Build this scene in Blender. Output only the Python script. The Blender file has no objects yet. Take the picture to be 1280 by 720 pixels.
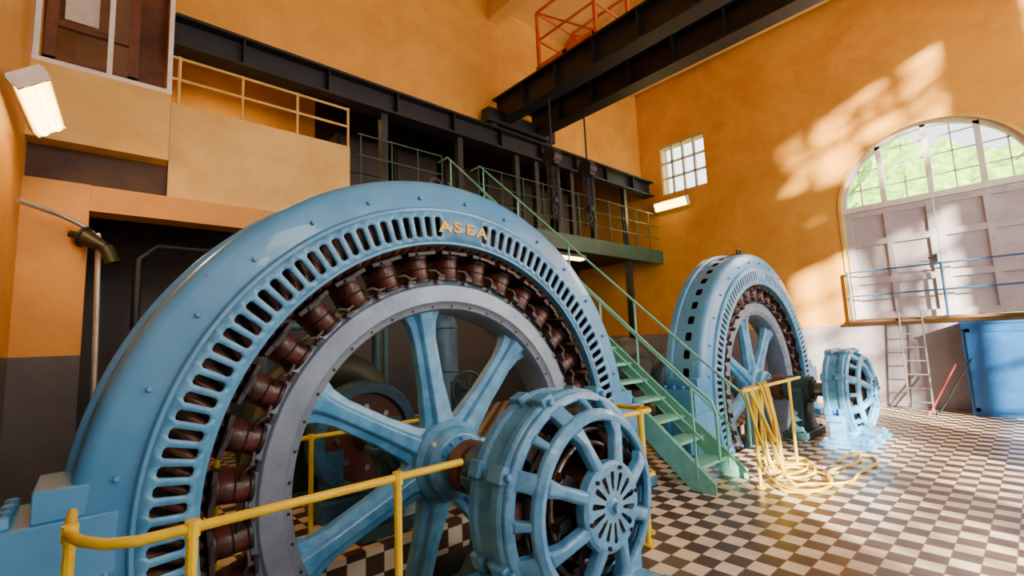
import bpy, bmesh, math, random
from mathutils import Vector, Matrix
random.seed(7)
C = bpy.context.scene.collection
pi = math.pi

# ---------------------------------------------------------------- materials
def mat(name, col, rough=.5, metal=0.0, col2=None, scale=3.0, bump=.05, detail=6, lo=.35, hi=.65, coat=0.0, bscale=None):
    m = bpy.data.materials.new(name); m.use_nodes = True
    n = m.node_tree.nodes; l = m.node_tree.links
    b = n['Principled BSDF']
    b.inputs['Roughness'].default_value = rough
    b.inputs['Metallic'].default_value = metal
    b.inputs['Coat Weight'].default_value = coat
    tc = n.new('ShaderNodeTexCoord')
    nz = n.new('ShaderNodeTexNoise'); nz.inputs['Scale'].default_value = scale; nz.inputs['Detail'].default_value = detail
    nz.inputs['Roughness'].default_value = .65
    l.new(tc.outputs['Object'], nz.inputs['Vector'])
    r = n.new('ShaderNodeValToRGB')
    if col2 is None: col2 = tuple(c*.7 for c in col)
    r.color_ramp.elements[0].position = lo; r.color_ramp.elements[0].color = (*col2, 1)
    r.color_ramp.elements[1].position = hi; r.color_ramp.elements[1].color = (*col, 1)
    l.new(nz.outputs['Fac'], r.inputs['Fac']); l.new(r.outputs['Color'], b.inputs['Base Color'])
    if bump:
        nb = n.new('ShaderNodeTexNoise'); nb.inputs['Scale'].default_value = bscale or scale*6
        l.new(tc.outputs['Object'], nb.inputs['Vector'])
        bp = n.new('ShaderNodeBump'); bp.inputs['Strength'].default_value = bump; bp.inputs['Distance'].default_value = .02
        l.new(nb.outputs['Fac'], bp.inputs['Height']); l.new(bp.outputs['Normal'], b.inputs['Normal'])
    return m

def chipped(m, chip, scale=9, thr=.66, soft=.02):
    """worn chips / grime of another colour over the paint"""
    n = m.node_tree.nodes; l = m.node_tree.links; b = n['Principled BSDF']
    src = b.inputs['Base Color'].links[0].from_socket
    tc = n.new('ShaderNodeTexCoord'); nz = n.new('ShaderNodeTexNoise'); nz.inputs['Scale'].default_value = scale; nz.inputs['Detail'].default_value = 12; nz.inputs['Roughness'].default_value = .75
    l.new(tc.outputs['Object'], nz.inputs['Vector'])
    r = n.new('ShaderNodeValToRGB'); r.color_ramp.elements[0].position = thr; r.color_ramp.elements[1].position = thr+soft
    l.new(nz.outputs['Fac'], r.inputs['Fac'])
    mx = n.new('ShaderNodeMix'); mx.data_type = 'RGBA'
    l.new(r.outputs['Color'], mx.inputs['Factor']); l.new(src, mx.inputs[6]); mx.inputs[7].default_value = (*chip, 1)
    l.new(mx.outputs[2], b.inputs['Base Color'])
    return m

def emit(name, col, s):
    m = bpy.data.materials.new(name); m.use_nodes = True
    b = m.node_tree.nodes['Principled BSDF']
    b.inputs['Base Color'].default_value = (*col, 1)
    b.inputs['Emission Color'].default_value = (*col, 1); b.inputs['Emission Strength'].default_value = s
    return m

BLUE = chipped(mat('blue_paint', (.085, .325, .62), .33, 0, (.055, .25, .52), 1.8, .05, coat=.25), (.12, .14, .18), 13, .66)
BLUE2 = chipped(chipped(mat('blue_paint_worn', (.10, .36, .65), .34, 0, (.055, .25, .52), 7, .12, coat=.25, lo=.4, hi=.55), (.05, .12, .22), 5, .58, .1), (.15, .11, .11), 16, .65)
RIM = chipped(mat('worn_rim_steel', (.23, .30, .41), .32, .25, (.15, .20, .29), 4, .10), (.12, .10, .10), 10, .62, .05)
STEEL = mat('oiled_steel', (.35, .33, .31), .3, .8, (.2, .16, .12), 6, .05)
CORE = mat('dark_laminated_core', (.022, .014, .011), .7, 0, (.008, .007, .007), 9, .2)
WIND = mat('varnished_winding', (.24, .085, .035), .35, 0, (.05, .018, .014), 12, .1)
COIL = chipped(mat('red_brown_coil', (.11, .026, .02), .40, 0, (.035, .012, .012), 6, .15, coat=.1, lo=.42, hi=.6), (.018, .013, .013), 9, .54, .06)
SHOE = mat('blackened_iron', (.05, .038, .036), .42, .4, (.018, .015, .018), 8, .1)
GREENBLUE = mat('grey_green_paint', (.045, .12, .15), .4, 0, (.022, .07, .09), 4, .1)
DIMBLUE = mat('dull_dark_blue_paint', (.035, .13, .24), .45, 0, (.015, .06, .12), 4, .1)
YEL = mat('yellow_paint', (.88, .64, .003), .35, 0, (.76, .48, .003), 9, .05)
GREEN = mat('mint_green_paint', (.23, .65, .54), .4, 0, (.14, .50, .41), 6, .08)
DGREEN = mat('dark_green_paint', (.02, .09, .06), .5, 0, (.012, .05, .035), 5, .08)
DARK = mat('dark_painted_steel', (.014, .016, .022), .5, .2, (.008, .008, .011), 4, .05)
CREAM = mat('cream_panel_paint', (.76, .48, .13), .5, 0, (.62, .36, .075), 2, .03)
WHITE = mat('white_paint', (.80, .76, .70), .45, 0, (.66, .61, .55), 5, .05)
DOORP = mat('pale_grey_door_paint', (.52, .47, .50), .5, 0, (.40, .35, .39), 4, .08)
BROWN = mat('brown_wood', (.16, .045, .012), .5, 0, (.08, .022, .006), 6, .08)
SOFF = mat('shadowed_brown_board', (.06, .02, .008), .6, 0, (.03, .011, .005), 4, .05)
LEDGE = mat('dull_brown_ledge_paint', (.12, .05, .04), .6)
CABBLUE = mat('bright_blue_cabinet_paint', (.006, .085, .27), .4, 0, (.004, .05, .18), 3, .05)
RAILBLUE = mat('steel_blue_rail_paint', (.03, .12, .28), .4)
CONC = mat('pit_concrete', (.07, .06, .05), .85, 0, (.035, .03, .027), 3, .3)
ORED = mat('orange_red_paint', (.65, .10, .01), .45)
OXIDE = mat('faded_red_oxide_paint', (.12, .03, .018), .5)
ALU = mat('bare_aluminium', (.50, .48, .48), .4, .6)
ROPE = mat('yellow_hose_rubber', (.86, .60, .006), .5)
BLACK = mat('black_rubber', (.012, .012, .012), .5)
PANELB = mat('panel_brown', (.035, .02, .014), .5)
COPPER = mat('commutator_copper', (.38, .16, .07), .35, .8, (.18, .08, .04), 10, .05)
LAMPW = emit('warm_fluorescent_glow', (1.0, .66, .16), 16)
LETTER = mat('yellow_letter_paint', (.95, .55, .002), .4, bump=0)
GRASS = mat('sunlit_foliage', (.30, .55, .06), .8, 0, (.05, .20, .01), 3, .6, bscale=8)

def wallmat(name, hi_a, hi_b, dado=1.65, lo_a=(.30, .265, .30), lo_b=(.17, .145, .17)):
    m = bpy.data.materials.new(name); m.use_nodes = True
    n = m.node_tree.nodes; l = m.node_tree.links; b = n['Principled BSDF']
    b.inputs['Roughness'].default_value = .5
    tc = n.new('ShaderNodeTexCoord')
    sx = n.new('ShaderNodeSeparateXYZ'); l.new(tc.outputs['Object'], sx.inputs[0])
    nz = n.new('ShaderNodeTexNoise'); nz.inputs['Scale'].default_value = .55; nz.inputs['Detail'].default_value = 12; nz.inputs['Roughness'].default_value = .72
    nz.inputs['Distortion'].default_value = .3
    l.new(tc.outputs['Object'], nz.inputs['Vector'])
    def ramp(a, c):
        r = n.new('ShaderNodeValToRGB')
        r.color_ramp.elements[0].position = .36; r.color_ramp.elements[0].color = (*a, 1)
        r.color_ramp.elements[1].position = .60; r.color_ramp.elements[1].color = (*c, 1)
        l.new(nz.outputs['Fac'], r.inputs['Fac']); return r
    r1 = ramp(hi_b, hi_a); r2 = ramp(lo_b, lo_a)
    cmp = n.new('ShaderNodeMath'); cmp.operation = 'GREATER_THAN'; cmp.inputs[1].default_value = dado
    l.new(sx.outputs['Z'], cmp.inputs[0])
    mx = n.new('ShaderNodeMix'); mx.data_type = 'RGBA'
    l.new(cmp.outputs[0], mx.inputs['Factor']); l.new(r2.outputs['Color'], mx.inputs[6]); l.new(r1.outputs['Color'], mx.inputs[7])
    l.new(mx.outputs[2], b.inputs['Base Color'])
    nb = n.new('ShaderNodeTexNoise'); nb.inputs['Scale'].default_value = 5; nb.inputs['Detail'].default_value = 8
    l.new(tc.outputs['Object'], nb.inputs['Vector'])
    bp = n.new('ShaderNodeBump'); bp.inputs['Strength'].default_value = .2; bp.inputs['Distance'].default_value = .03
    l.new(nb.outputs['Fac'], bp.inputs['Height']); l.new(bp.outputs['Normal'], b.inputs['Normal'])
    return m
WALL = wallmat('ochre_plaster_with_grey_dado', (.76, .36, .038), (.58, .23, .017))
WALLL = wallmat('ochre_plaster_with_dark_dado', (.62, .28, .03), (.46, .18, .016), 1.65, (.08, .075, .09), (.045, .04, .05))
WALLD = wallmat('shaded_brown_plaster', (.025, .010, .004), (.014, .006, .003), 1.2, (.010, .009, .009), (.006, .006, .006))  # darkness of the gallery recess is put into the plaster colour
WALLU = wallmat('ochre_plaster', (.74, .36, .042), (.58, .24, .02), -5)
CEIL = wallmat('ceiling_ochre', (.76, .48, .15), (.62, .35, .08), -5)

def floormat():
    T = .155
    m = bpy.data.materials.new('checker_floor_tiles'); m.use_nodes = True
    n = m.node_tree.nodes; l = m.node_tree.links; b = n['Principled BSDF']
    tc = n.new('ShaderNodeTexCoord')
    ck = n.new('ShaderNodeTexChecker'); ck.inputs['Scale'].default_value = 1/T
    ck.inputs['Color1'].default_value = (.74, .63, .46, 1); ck.inputs['Color2'].default_value = (.07, .038, .024, 1)
    mp = n.new('ShaderNodeMapping'); mp.inputs['Location'].default_value = (.013, .027, .05)
    l.new(tc.outputs['Object'], mp.inputs[0]); l.new(mp.outputs[0], ck.inputs['Vector'])
    nz = n.new('ShaderNodeTexNoise'); nz.inputs['Scale'].default_value = 2.5; nz.inputs['Detail'].default_value = 8
    l.new(tc.outputs['Object'], nz.inputs['Vector'])
    mx = n.new('ShaderNodeMix'); mx.data_type = 'RGBA'; mx.blend_type = 'MULTIPLY'; mx.inputs['Factor'].default_value = .55
    l.new(ck.outputs['Color'], mx.inputs[6])
    rr = n.new('ShaderNodeValToRGB'); rr.color_ramp.elements[0].position = .3; rr.color_ramp.elements[1].position = .6
    rr.color_ramp.elements[0].color = (.55, .46, .36, 1)
    l.new(nz.outputs['Fac'], rr.inputs['Fac']); l.new(rr.outputs['Color'], mx.inputs[7])
    br = n.new('ShaderNodeTexBrick'); br.offset = 0; br.inputs['Scale'].default_value = 1
    br.inputs['Brick Width'].default_value = T; br.inputs['Row Height'].default_value = T; br.inputs['Mortar Size'].default_value = .0035
    l.new(mp.outputs[0], br.inputs['Vector'])
    mg = n.new('ShaderNodeMix'); mg.data_type = 'RGBA'
    l.new(br.outputs['Fac'], mg.inputs['Factor']); l.new(mx.outputs[2], mg.inputs[6]); mg.inputs[7].default_value = (.16, .12, .09, 1)
    l.new(mg.outputs[2], b.inputs['Base Color'])
    r2 = n.new('ShaderNodeMapRange'); r2.inputs[3].default_value = .2; r2.inputs[4].default_value = .5
    l.new(nz.outputs['Fac'], r2.inputs[0]); l.new(r2.outputs[0], b.inputs['Roughness'])
    return m
FLOOR = floormat()

def glassmat():
    m = bpy.data.materials.new('window_glass'); m.use_nodes = True
    n = m.node_tree.nodes; l = m.node_tree.links
    o = n['Material Output']; n.remove(n['Principled BSDF'])
    t = n.new('ShaderNodeBsdfTransparent'); g = n.new('ShaderNodeBsdfGlossy'); g.inputs['Roughness'].default_value = .05
    mx = n.new('ShaderNodeMixShader'); mx.inputs[0].default_value = .08
    l.new(t.outputs[0], mx.inputs[1]); l.new(g.outputs[0], mx.inputs[2]); l.new(mx.outputs[0], o.inputs[0])
    return m
GLASS = glassmat()

# ---------------------------------------------------------------- mesh helpers
def frame_of(d):
    d = d.normalized()
    a = Vector((0, 0, 1)) if abs(d.z) < .9 else Vector((1, 0, 0))
    u = d.cross(a).normalized(); return u, u.cross(d).normalized()

def box(bm, x0, x1, y0, y1, z0, z1, mi=0, M=None):
    vs = [Vector((x, y, z)) for x in (x0, x1) for y in (y0, y1) for z in (z0, z1)]
    if M: vs = [M @ v for v in vs]
    v = [bm.verts.new(p) for p in vs]
    for q in ((0, 1, 3, 2), (4, 6, 7, 5), (0, 4, 5, 1), (2, 3, 7, 6), (0, 2, 6, 4), (1, 5, 7, 3)):
        f = bm.faces.new([v[i] for i in q]); f.material_index = mi

def cyl(bm, p0, p1, r, seg=16, mi=0, r2=None, cap=True):
    p0 = Vector(p0); p1 = Vector(p1); r2 = r if r2 is None else r2
    u, w = frame_of(p1-p0)
    A = []; B = []
    for i in range(seg):
        a = 2*pi*i/seg; d = u*math.cos(a)+w*math.sin(a)
        A.append(bm.verts.new(p0+d*r)); B.append(bm.verts.new(p1+d*r2))
    for i in range(seg):
        j = (i+1) % seg
        bm.faces.new((A[i], A[j], B[j], B[i])).material_index = mi
    if cap:
        bm.faces.new(A[::-1]).material_index = mi; bm.faces.new(B).material_index = mi

def tube(bm, pts, r, seg=8, mi=0, closed=False):
    pts = [Vector(p) for p in pts]; n = len(pts); rings = []
    up = None
    for i, p in enumerate(pts):
        if closed: d = (pts[(i+1) % n]-pts[i-1])
        else: d = pts[min(i+1, n-1)]-pts[max(i-1, 0)]
        d = d.normalized()
        if up is None: u, w = frame_of(d)
        else:
            u = (up-d*up.dot(d))
            u = u.normalized() if u.length > 1e-4 else frame_of(d)[0]
            w = u.cross(d).normalized()
        up = u
        rings.append([bm.verts.new(p+(u*math.cos(2*pi*k/seg)+w*math.sin(2*pi*k/seg))*r) for k in range(seg)])
    m = n if closed else n-1
    for i in range(m):
        a = rings[i]; b = rings[(i+1) % n]
        for k in range(seg):
            j = (k+1) % seg
            bm.faces.new((a[k], a[j], b[j], b[k])).material_index = mi
    if not closed:
        bm.faces.new(rings[0][::-1]).material_index = mi; bm.faces.new(rings[-1]).material_index = mi

def revolve(bm, prof, seg=96, mi=0, az=0.0, closed=True, a0=0, a1=2*pi):
    full = abs(a1-a0-2*pi) < 1e-6; cnt = seg if full else seg+1
    R = []
    for i in range(cnt):
        a = a0+(a1-a0)*i/seg
        R.append([bm.verts.new((r*math.cos(a), y, az+r*math.sin(a))) for r, y in prof])
    m = len(prof) if closed else len(prof)-1
    for i in range(seg):
        A = R[i]; B = R[(i+1) % cnt]
        for k in range(m):
            j = (k+1) % len(prof)
            bm.faces.new((A[k], A[j], B[j], B[k])).material_index = mi

def slotted(bm, n, v0, v1, s0, s1, frac, f, mi=0, skip=None, c=None, a0=0, a1=2*pi, chf=.45):
    da = (a1-a0)/n
    for i in range(n):
        A0 = a0+i*da; A1 = A0+da; am = (A0+A1)/2; hs = frac*da/2; ch = hs*chf
        cc = c if c is not None else (s1-s0)*.12
        P = [(am-hs, s0+cc), (am-hs, s1-cc), (am-hs+ch, s1), (am+hs-ch, s1), (am+hs, s1-cc), (am+hs, s0+cc), (am+hs-ch, s0), (am-hs+ch, s0)]
        B = [(A0, s0+cc), (A0, s1-cc), (am-hs+ch, v1), (am+hs-ch, v1), (A1, s1-cc), (A1, s0+cc), (am+hs-ch, v0), (am-hs+ch, v0)]
        K = {1: (A0, v1), 3: (A1, v1), 5: (A1, v0), 7: (A0, v0)}
        if skip and skip(am):
            bm.faces.new([bm.verts.new(f(*q)) for q in (K[7], (am, v0), K[5], K[3], (am, v1), K[1])]).material_index = mi
            continue
        pv = [bm.verts.new(f(*q)) for q in P]; bv = [bm.verts.new(f(*q)) for q in B]
        for k in range(8):
            j = (k+1) % 8; L = [pv[k], pv[j], bv[j]]
            if k in K: L.append(bm.verts.new(f(*K[k])))
            L.append(bv[k])
            bm.faces.new(L).material_index = mi

def finish(bm, name, mats, parent=None, loc=(0, 0, 0), smooth=35, bevel=0, solid=0, merge=1e-4, rot=None):
    if merge: bmesh.ops.remove_doubles(bm, verts=bm.verts, dist=merge)
    bmesh.ops.recalc_face_normals(bm, faces=bm.faces)
    me = bpy.data.meshes.new(name); bm.to_mesh(me); bm.free()
    for m in (mats if isinstance(mats, (list, tuple)) else [mats]): me.materials.append(m)
    if smooth:
        me.polygons.foreach_set('use_smooth', [True]*len(me.polygons)); me.set_sharp_from_angle(angle=math.radians(smooth))
    o = bpy.data.objects.new(name, me); C.objects.link(o)
    o.location = loc
    if rot: o.rotation_euler = rot
    if parent: o.parent = parent
    if solid:
        s = o.modifiers.new('s', 'SOLIDIFY'); s.thickness = solid; s.offset = 0
    if bevel:
        b = o.modifiers.new('b', 'BEVEL'); b.width = bevel; b.segments = 2; b.limit_method = 'ANGLE'; b.angle_limit = math.radians(40)
    return o

def empty(name, loc, label, cat, group=None):
    o = bpy.data.objects.new(name, None); C.objects.link(o); o.location = loc; o.empty_display_size = .3
    o['label'] = label; o['category'] = cat
    if group: o['group'] = group
    return o
def tag(o, label, cat, group=None):
    o['label'] = label; o['category'] = cat
    if group: o['group'] = group
    return o
def structure(o): o['kind'] = 'structure'; return o
NB = bmesh.new

def copy_tree(root, loc, skip=(), **kw):
    def rec(o, par):
        n = o.copy(); C.objects.link(n)
        if par: n.parent = par; n.matrix_parent_inverse = o.matrix_parent_inverse.copy()
        for ch in list(o.children):
            if ch.name.split('.')[0] not in skip: rec(ch, n)
        return n
    n = rec(root, None); n.location = loc
    for k, v in kw.items(): n[k] = v
    return n

def cut(o, cutters):
    for c in cutters:
        m = o.modifiers.new('bo', 'BOOLEAN'); m.object = c; m.operation = 'DIFFERENCE'; m.solver = 'EXACT'
    dg = bpy.context.evaluated_depsgraph_get(); dg.update()
    me = bpy.data.meshes.new_from_object(o.evaluated_get(dg))
    o.modifiers.clear(); o.data = me
    for c in cutters:
        bpy.data.objects.remove(c)

def simple_box(name, a, b, m, **k):
    bm = NB(); box(bm, a[0], b[0], a[1], b[1], a[2], b[2]); return finish(bm, name, m, smooth=0, **k)

# ---------------------------------------------------------------- camera
th = math.radians(6.55); ps = math.radians(41.87); ro = math.radians(2.37)
r0 = Vector((math.cos(ps), -math.sin(ps), 0)); fw = Vector((math.cos(th)*math.sin(ps), math.cos(th)*math.cos(ps), math.sin(th)))
u0 = r0.cross(fw)
cr = r0*math.cos(ro)-u0*math.sin(ro); cu = r0*math.sin(ro)+u0*math.cos(ro)
cam = bpy.data.objects.new('camera', bpy.data.cameras.new('camera')); C.objects.link(cam)
Mx = Matrix((cr, cu, -fw)).transposed().to_4x4(); Mx.translation = Vector((0, 0, 1.6))
cam.matrix_world = Mx; cam.data.lens = 16.47; cam.data.sensor_width = 36; cam.data.clip_start = .02
bpy.context.scene.camera = cam

# ---------------------------------------------------------------- room shell
DX = 12.0; H = 9.2; GX = 2.127; RX = 8.2; GY = 3.0
floor = structure(simple_box('floor', (-.65, -4, -.25), (DX, 10, 0), FLOOR))
cs = []
for cx in (GX, RX):
    cs.append(simple_box('c', (cx-2.15, GY-.1, -1), (cx+2.15, GY+.75, 1), CONC))
cut(floor, cs)
for i, cx in enumerate((GX, RX)):
    bm = NB(); x0, x1, y0, y1 = cx-2.15, cx+2.15, GY-.1, GY+.75
    box(bm, x0-.2, x0, y0-.2, y1+.2, -1.9, -.25); box(bm, x1, x1+.2, y0-.2, y1+.2, -1.9, -.25)
    box(bm, x0, x1, y0-.2, y0, -1.9, -.25); box(bm, x0, x1, y1, y1+.2, -1.9, -.25); box(bm, x0-.2, x1+.2, y0-.2, y1+.2, -2.1, -1.9)
    structure(finish(bm, 'floor_pit', CONC, smooth=0))

wr = structure(simple_box('wall_right', (DX, -4.4, 0), (DX+.4, 10.4, H), WALL))
DC = 1.12; DR = 1.48; DZ0 = 1.75; DS = 4.1
def arch(r, z0, zs, n=32, cy=DC):
    pts = [(cy+r, z0), (cy+r, zs)]
    pts += [(cy+r*math.cos(pi*i/n), zs+r*math.sin(pi*i/n)) for i in range(1, n)]
    pts += [(cy-r, zs), (cy-r, z0)]
    return pts
def prism(bm, pts, x0, x1, mi=0):
    A = [bm.verts.new((x0, y, z)) for y, z in pts]; B = [bm.verts.new((x1, y, z)) for y, z in pts]; n = len(pts)
    bm.faces.new(A).material_index = mi; bm.faces.new(B[::-1]).material_index = mi
    for i in range(n):
        j = (i+1) % n; bm.faces.new((A[i], A[j], B[j], B[i])).material_index = mi
bm = NB(); prism(bm, arch(DR, DZ0, DS), DX-1, DX+1); c1 = finish(bm, 'c', WALL)
c2 = simple_box('c', (DX-1, 5.45, 5.55), (DX+1, 6.75, 7.0), WALL)
cut(wr, [c1, c2])
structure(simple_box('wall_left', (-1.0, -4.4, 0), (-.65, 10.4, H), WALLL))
structure(simple_box('wall_back', (-.65, 10, 4.0), (3.4, 10.4, H), WALLU))
structure(simple_box('wall_back_dark', (3.4, 10, 4.0), (DX, 10.4, H), WALLD))  # same back wall, its shade carried by the darker colour
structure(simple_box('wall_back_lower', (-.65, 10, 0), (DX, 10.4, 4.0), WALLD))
structure(simple_box('wall_upper', (.62, 7.42, 6.1), (DX, 7.7, H), WALLU))
structure(simple_box('ceiling', (-1, -4.4, H), (DX+.4, 10.4, H+.3), CEIL))
wn = structure(simple_box('wall_near', (-.65, -4.4, 0), (DX, -4, H), WALL))
WX = ((.9, .9, 1.0, 2.7), (3.3, .95, 1.0, 2.9), (6.9, 1.3, 1.0, 8.9), (10.0, 1.15, 1.0, 8.8))
cut(wn, [simple_box('c', (x-hw, -5, za), (x+hw, -3, zb), WALL) for x, hw, za, zb in WX])
for i, (x, hw, za, zb) in enumerate(WX):
    bm = NB()
    for k in range(5):
        xx = x-hw+2*hw*k/4; box(bm, xx-.04, xx+.04, -4.25, -4.18, za, zb)
    nn = max(2, round((zb-za)/.8))
    for k in range(nn+1):
        zz = za+(zb-za)*k/nn; box(bm, x-hw, x+hw, -4.245, -4.185, zz-.04, zz+.04)
    structure(finish(bm, 'window_%d' % (i+3), WHITE, smooth=0))
for k in range(5):
    x = 1.2+k*2.6
    structure(simple_box('trim_%d' % (k+1), (x-.15, -4, H-.45), (x+.15, 7.42, H), CEIL))
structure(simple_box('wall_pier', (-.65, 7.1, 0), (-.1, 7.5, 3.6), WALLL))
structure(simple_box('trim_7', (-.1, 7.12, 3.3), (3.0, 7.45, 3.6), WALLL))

# arched window over door
bm = NB()
def arcbar(r, w, x0, x1, zs=DS, n=40):
    for i in range(n):
        a0 = pi*i/n; a1 = pi*(i+1)/n
        q = [(r*math.cos(a), r*math.sin(a)) for a in (a0, a1)]+[((r-w)*math.cos(a), (r-w)*math.sin(a)) for a in (a1, a0)]
        prism(bm, [(DC+y, zs+z) for y, z in q], x0, x1)
arcbar(DR, .09, DX+.08, DX+.2)
box(bm, DX+.06, DX+.22, DC-DR, DC+DR, DS-.06, DS+.06)
for dy in (-.74, 0, .74):
    t = math.sqrt(DR**2-dy**2)-.04; box(bm, DX+.08, DX+.2, DC+dy-.045, DC+dy+.045, DS, DS+t)
for dy in (-1.11, -.37, .37, 1.11):
    t = math.sqrt(DR**2-dy**2)-.04; box(bm, DX+.12, DX+.16, DC+dy-.012, DC+dy+.012, DS, DS+t)
for z in (.4, .8, 1.15):
    t = math.sqrt(DR**2-z**2)-.04; box(bm, DX+.12, DX+.16, DC-t, DC+t, DS+z-.012, DS+z+.012)
structure(finish(bm, 'window_1', WHITE, smooth=0, merge=0))
bm = NB(); prism(bm, [(DC+DR*math.cos(pi*i/32), DS+DR*math.sin(pi*i/32)) for i in range(33)], DX+.135, DX+.145)
structure(finish(bm, 'window_1_glass', GLASS, smooth=0))
bm = NB()
def arcring(r0_, r1_, x0, x1, zb):
    P0 = arch(r0_, zb, DS); P1 = arch(r1_, zb, DS)
    for i in range(len(P0)-1):
        prism(bm, [P0[i], P0[i+1], P1[i+1], P1[i]], x0, x1)
arcring(DR, DR+.05, DX-.02, DX+.02, DZ0)
structure(finish(bm, 'trim_9', CREAM, smooth=0, merge=0))
for i, (ya, yb) in enumerate(((DC, DC+DR-.02), (DC-DR+.02, DC))):
    bm = NB()
    box(bm, DX+.12, DX+.17, ya+.005, yb-.005, DZ0+.01, DS-.06)
    ym = (ya+yb)/2
    for yy, w in ((ya+.06, .055), (ym, .05), (yb-.06, .055)):
        box(bm, DX+.07, DX+.13, yy-w, yy+w, DZ0+.02, DS-.07)
    for zz in (DZ0+.08, 2.55, 3.35, DS-.13):
        box(bm, DX+.072, DX+.128, ya+.01, yb-.01, zz-.06, zz+.06)
    if i == 0:
        box(bm, DX+.04, DX+.08, DC+.05, DC+.09, 2.75, 2.95, 1)
        cyl(bm, (DX+.02, DC+.07, 2.88), (DX+.02, DC+.19, 2.88), .012, 8, 1)
    structure(finish(bm, 'door_%d' % (i+1), [DOORP, DARK], smooth=0, merge=0))
bm = NB()
for k in range(5):
    y = 5.45+1.3*k/4; box(bm, DX+.05, DX+.12, y-.03, y+.03, 5.55, 7.0)
for z in (5.58, 6.05, 6.5, 6.97): box(bm, DX+.05, DX+.12, 5.45, 6.75, z-.025, z+.025)
structure(finish(bm, 'window_2', WHITE, smooth=0, merge=0))
structure(simple_box('trim_10', (DX-.18, DC-DR-1, 1.70), (DX, DC+DR+.04, 1.75), LEDGE))

# outside bank
bm = NB(); bmesh.ops.create_grid(bm, x_segments=60, y_segments=60, size=.5)
for v in bm.verts:
    x, y = v.co.x+.5, v.co.y
    v.co = Vector((14+x*16, y*40+2, 1.2+x*x*9+random.uniform(-.5, .5)*min(1, x*5)+.8*math.sin(y*30)*x))
tag(finish(bm, 'grassy_bank', GRASS, smooth=0), 'sunlit green grassy bank with bushes outside the arched window', 'bank')
# unseen tree added outside the tall windows to dapple the sunlight
tr = empty('tree', (4.6, -7.6, 0), 'leafy green tree standing outside the tall windows', 'tree')
bm = NB(); tube(bm, [(0, 0, 0), (.1, 0, 2.5), (0, .1, 5), (-.2, .1, 9)], .16, 10)
for q in ((1.5, .5, 9.0), (-1.3, .3, 9.4), (.6, -.8, 10.2), (1.2, -.4, 7.6)): tube(bm, [(0, .1, 5), (q[0]*.5, q[1]*.5, 5+(q[2]-5)*.6), q], .06, 8)
finish(bm, 'trunk', BROWN, tr)
bm = NB()
for i in range(620):
    d = Vector((random.gauss(0, 1), random.gauss(0, 1), random.gauss(0, 1))).normalized()*random.uniform(.2, 1)**.5
    p = Vector((-.2+d.x*2.4, d.y*1.4, 9.0+d.z*2.4)); M = Matrix.Translation(p) @ Matrix.Rotation(random.uniform(0, 6), 4, Vector((random.random(), random.random(), random.random()+.1)))
    s = random.uniform(.12, .26)
    bm.faces.new([bm.verts.new(M @ Vector(q)) for q in ((-s, 0, 0), (-s*.3, s*.5, 0), (s, 0, 0), (-s*.3, -s*.5, 0))])
o = finish(bm, 'leaves', GRASS, tr, smooth=0, merge=0); o['kind'] = 'stuff'

# ---------------------------------------------------------------- generator
AX = .70
gen = empty('generator', (GX, GY, 0), 'huge light-blue cast-iron hydro generator with open spoked rotor and yellow lettering', 'generator', 'row of blue generators')
bm = NB()
revolve(bm, [(1.93, .05), (1.93, -.012), (1.958, -.015), (1.965, .02), (2.0, .028), (2.13, .050), (2.165, .065), (2.188, .088), (2.198, .12), (2.2, .18)], 192, 0, AX, False)
fb = lambda a, v: Vector((2.2*math.cos(a), v, AX+2.2*math.sin(a)))
slotted(bm, 54, .18, .46, .22, .31, .5, fb, 0)
revolve(bm, [(2.2, .46), (2.23, .47), (2.23, .56), (1.75, .56), (1.75, .50)], 192, 0, AX, False)
revolve(bm, [(1.675, -.012), (1.70, -.015), (1.70, .06), (1.675, .06)], 192, 0, AX)
for i in range(30):
    a = 2*pi*i/30+.05
    p = Vector((2.04*math.cos(a), .04, AX+2.04*math.sin(a))); cyl(bm, p, p+Vector((0, -.03, 0)), .016, 6)
for s in (-1, 1):
    box(bm, s*2.0, s*2.46, .02, .54, .60, .88); box(bm, s*2.16, s*2.52, -.05, .6, 0.0, .10); box(bm, s*2.17, s*2.42, .05, .5, .1, .6)
    box(bm, s*2.17, s*2.5, .10, .16, .1, .6); box(bm, s*2.17, s*2.5, .40, .46, .1, .6)
    box(bm, s*1.98, s*2.3, .05, .5, .88, 1.02)
    for y in (.09, .21, .34, .47):
        cyl(bm, (s*2.39, y, .88), (s*2.39, y, .93), .03, 6)
finish(bm, 'stator_frame', BLUE, gen, bevel=.006)
bm = NB()
fr = lambda a, v: Vector((v*math.cos(a), 0, AX+v*math.sin(a)))
slotted(bm, 126, 1.695, 1.935, 1.735, 1.89, .60, fr, 0, skip=lambda a: math.radians(81.5) < a < math.radians(95.5), c=.012)
finish(bm, 'vent_ring', BLUE2, gen, solid=.03, smooth=20)
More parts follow.
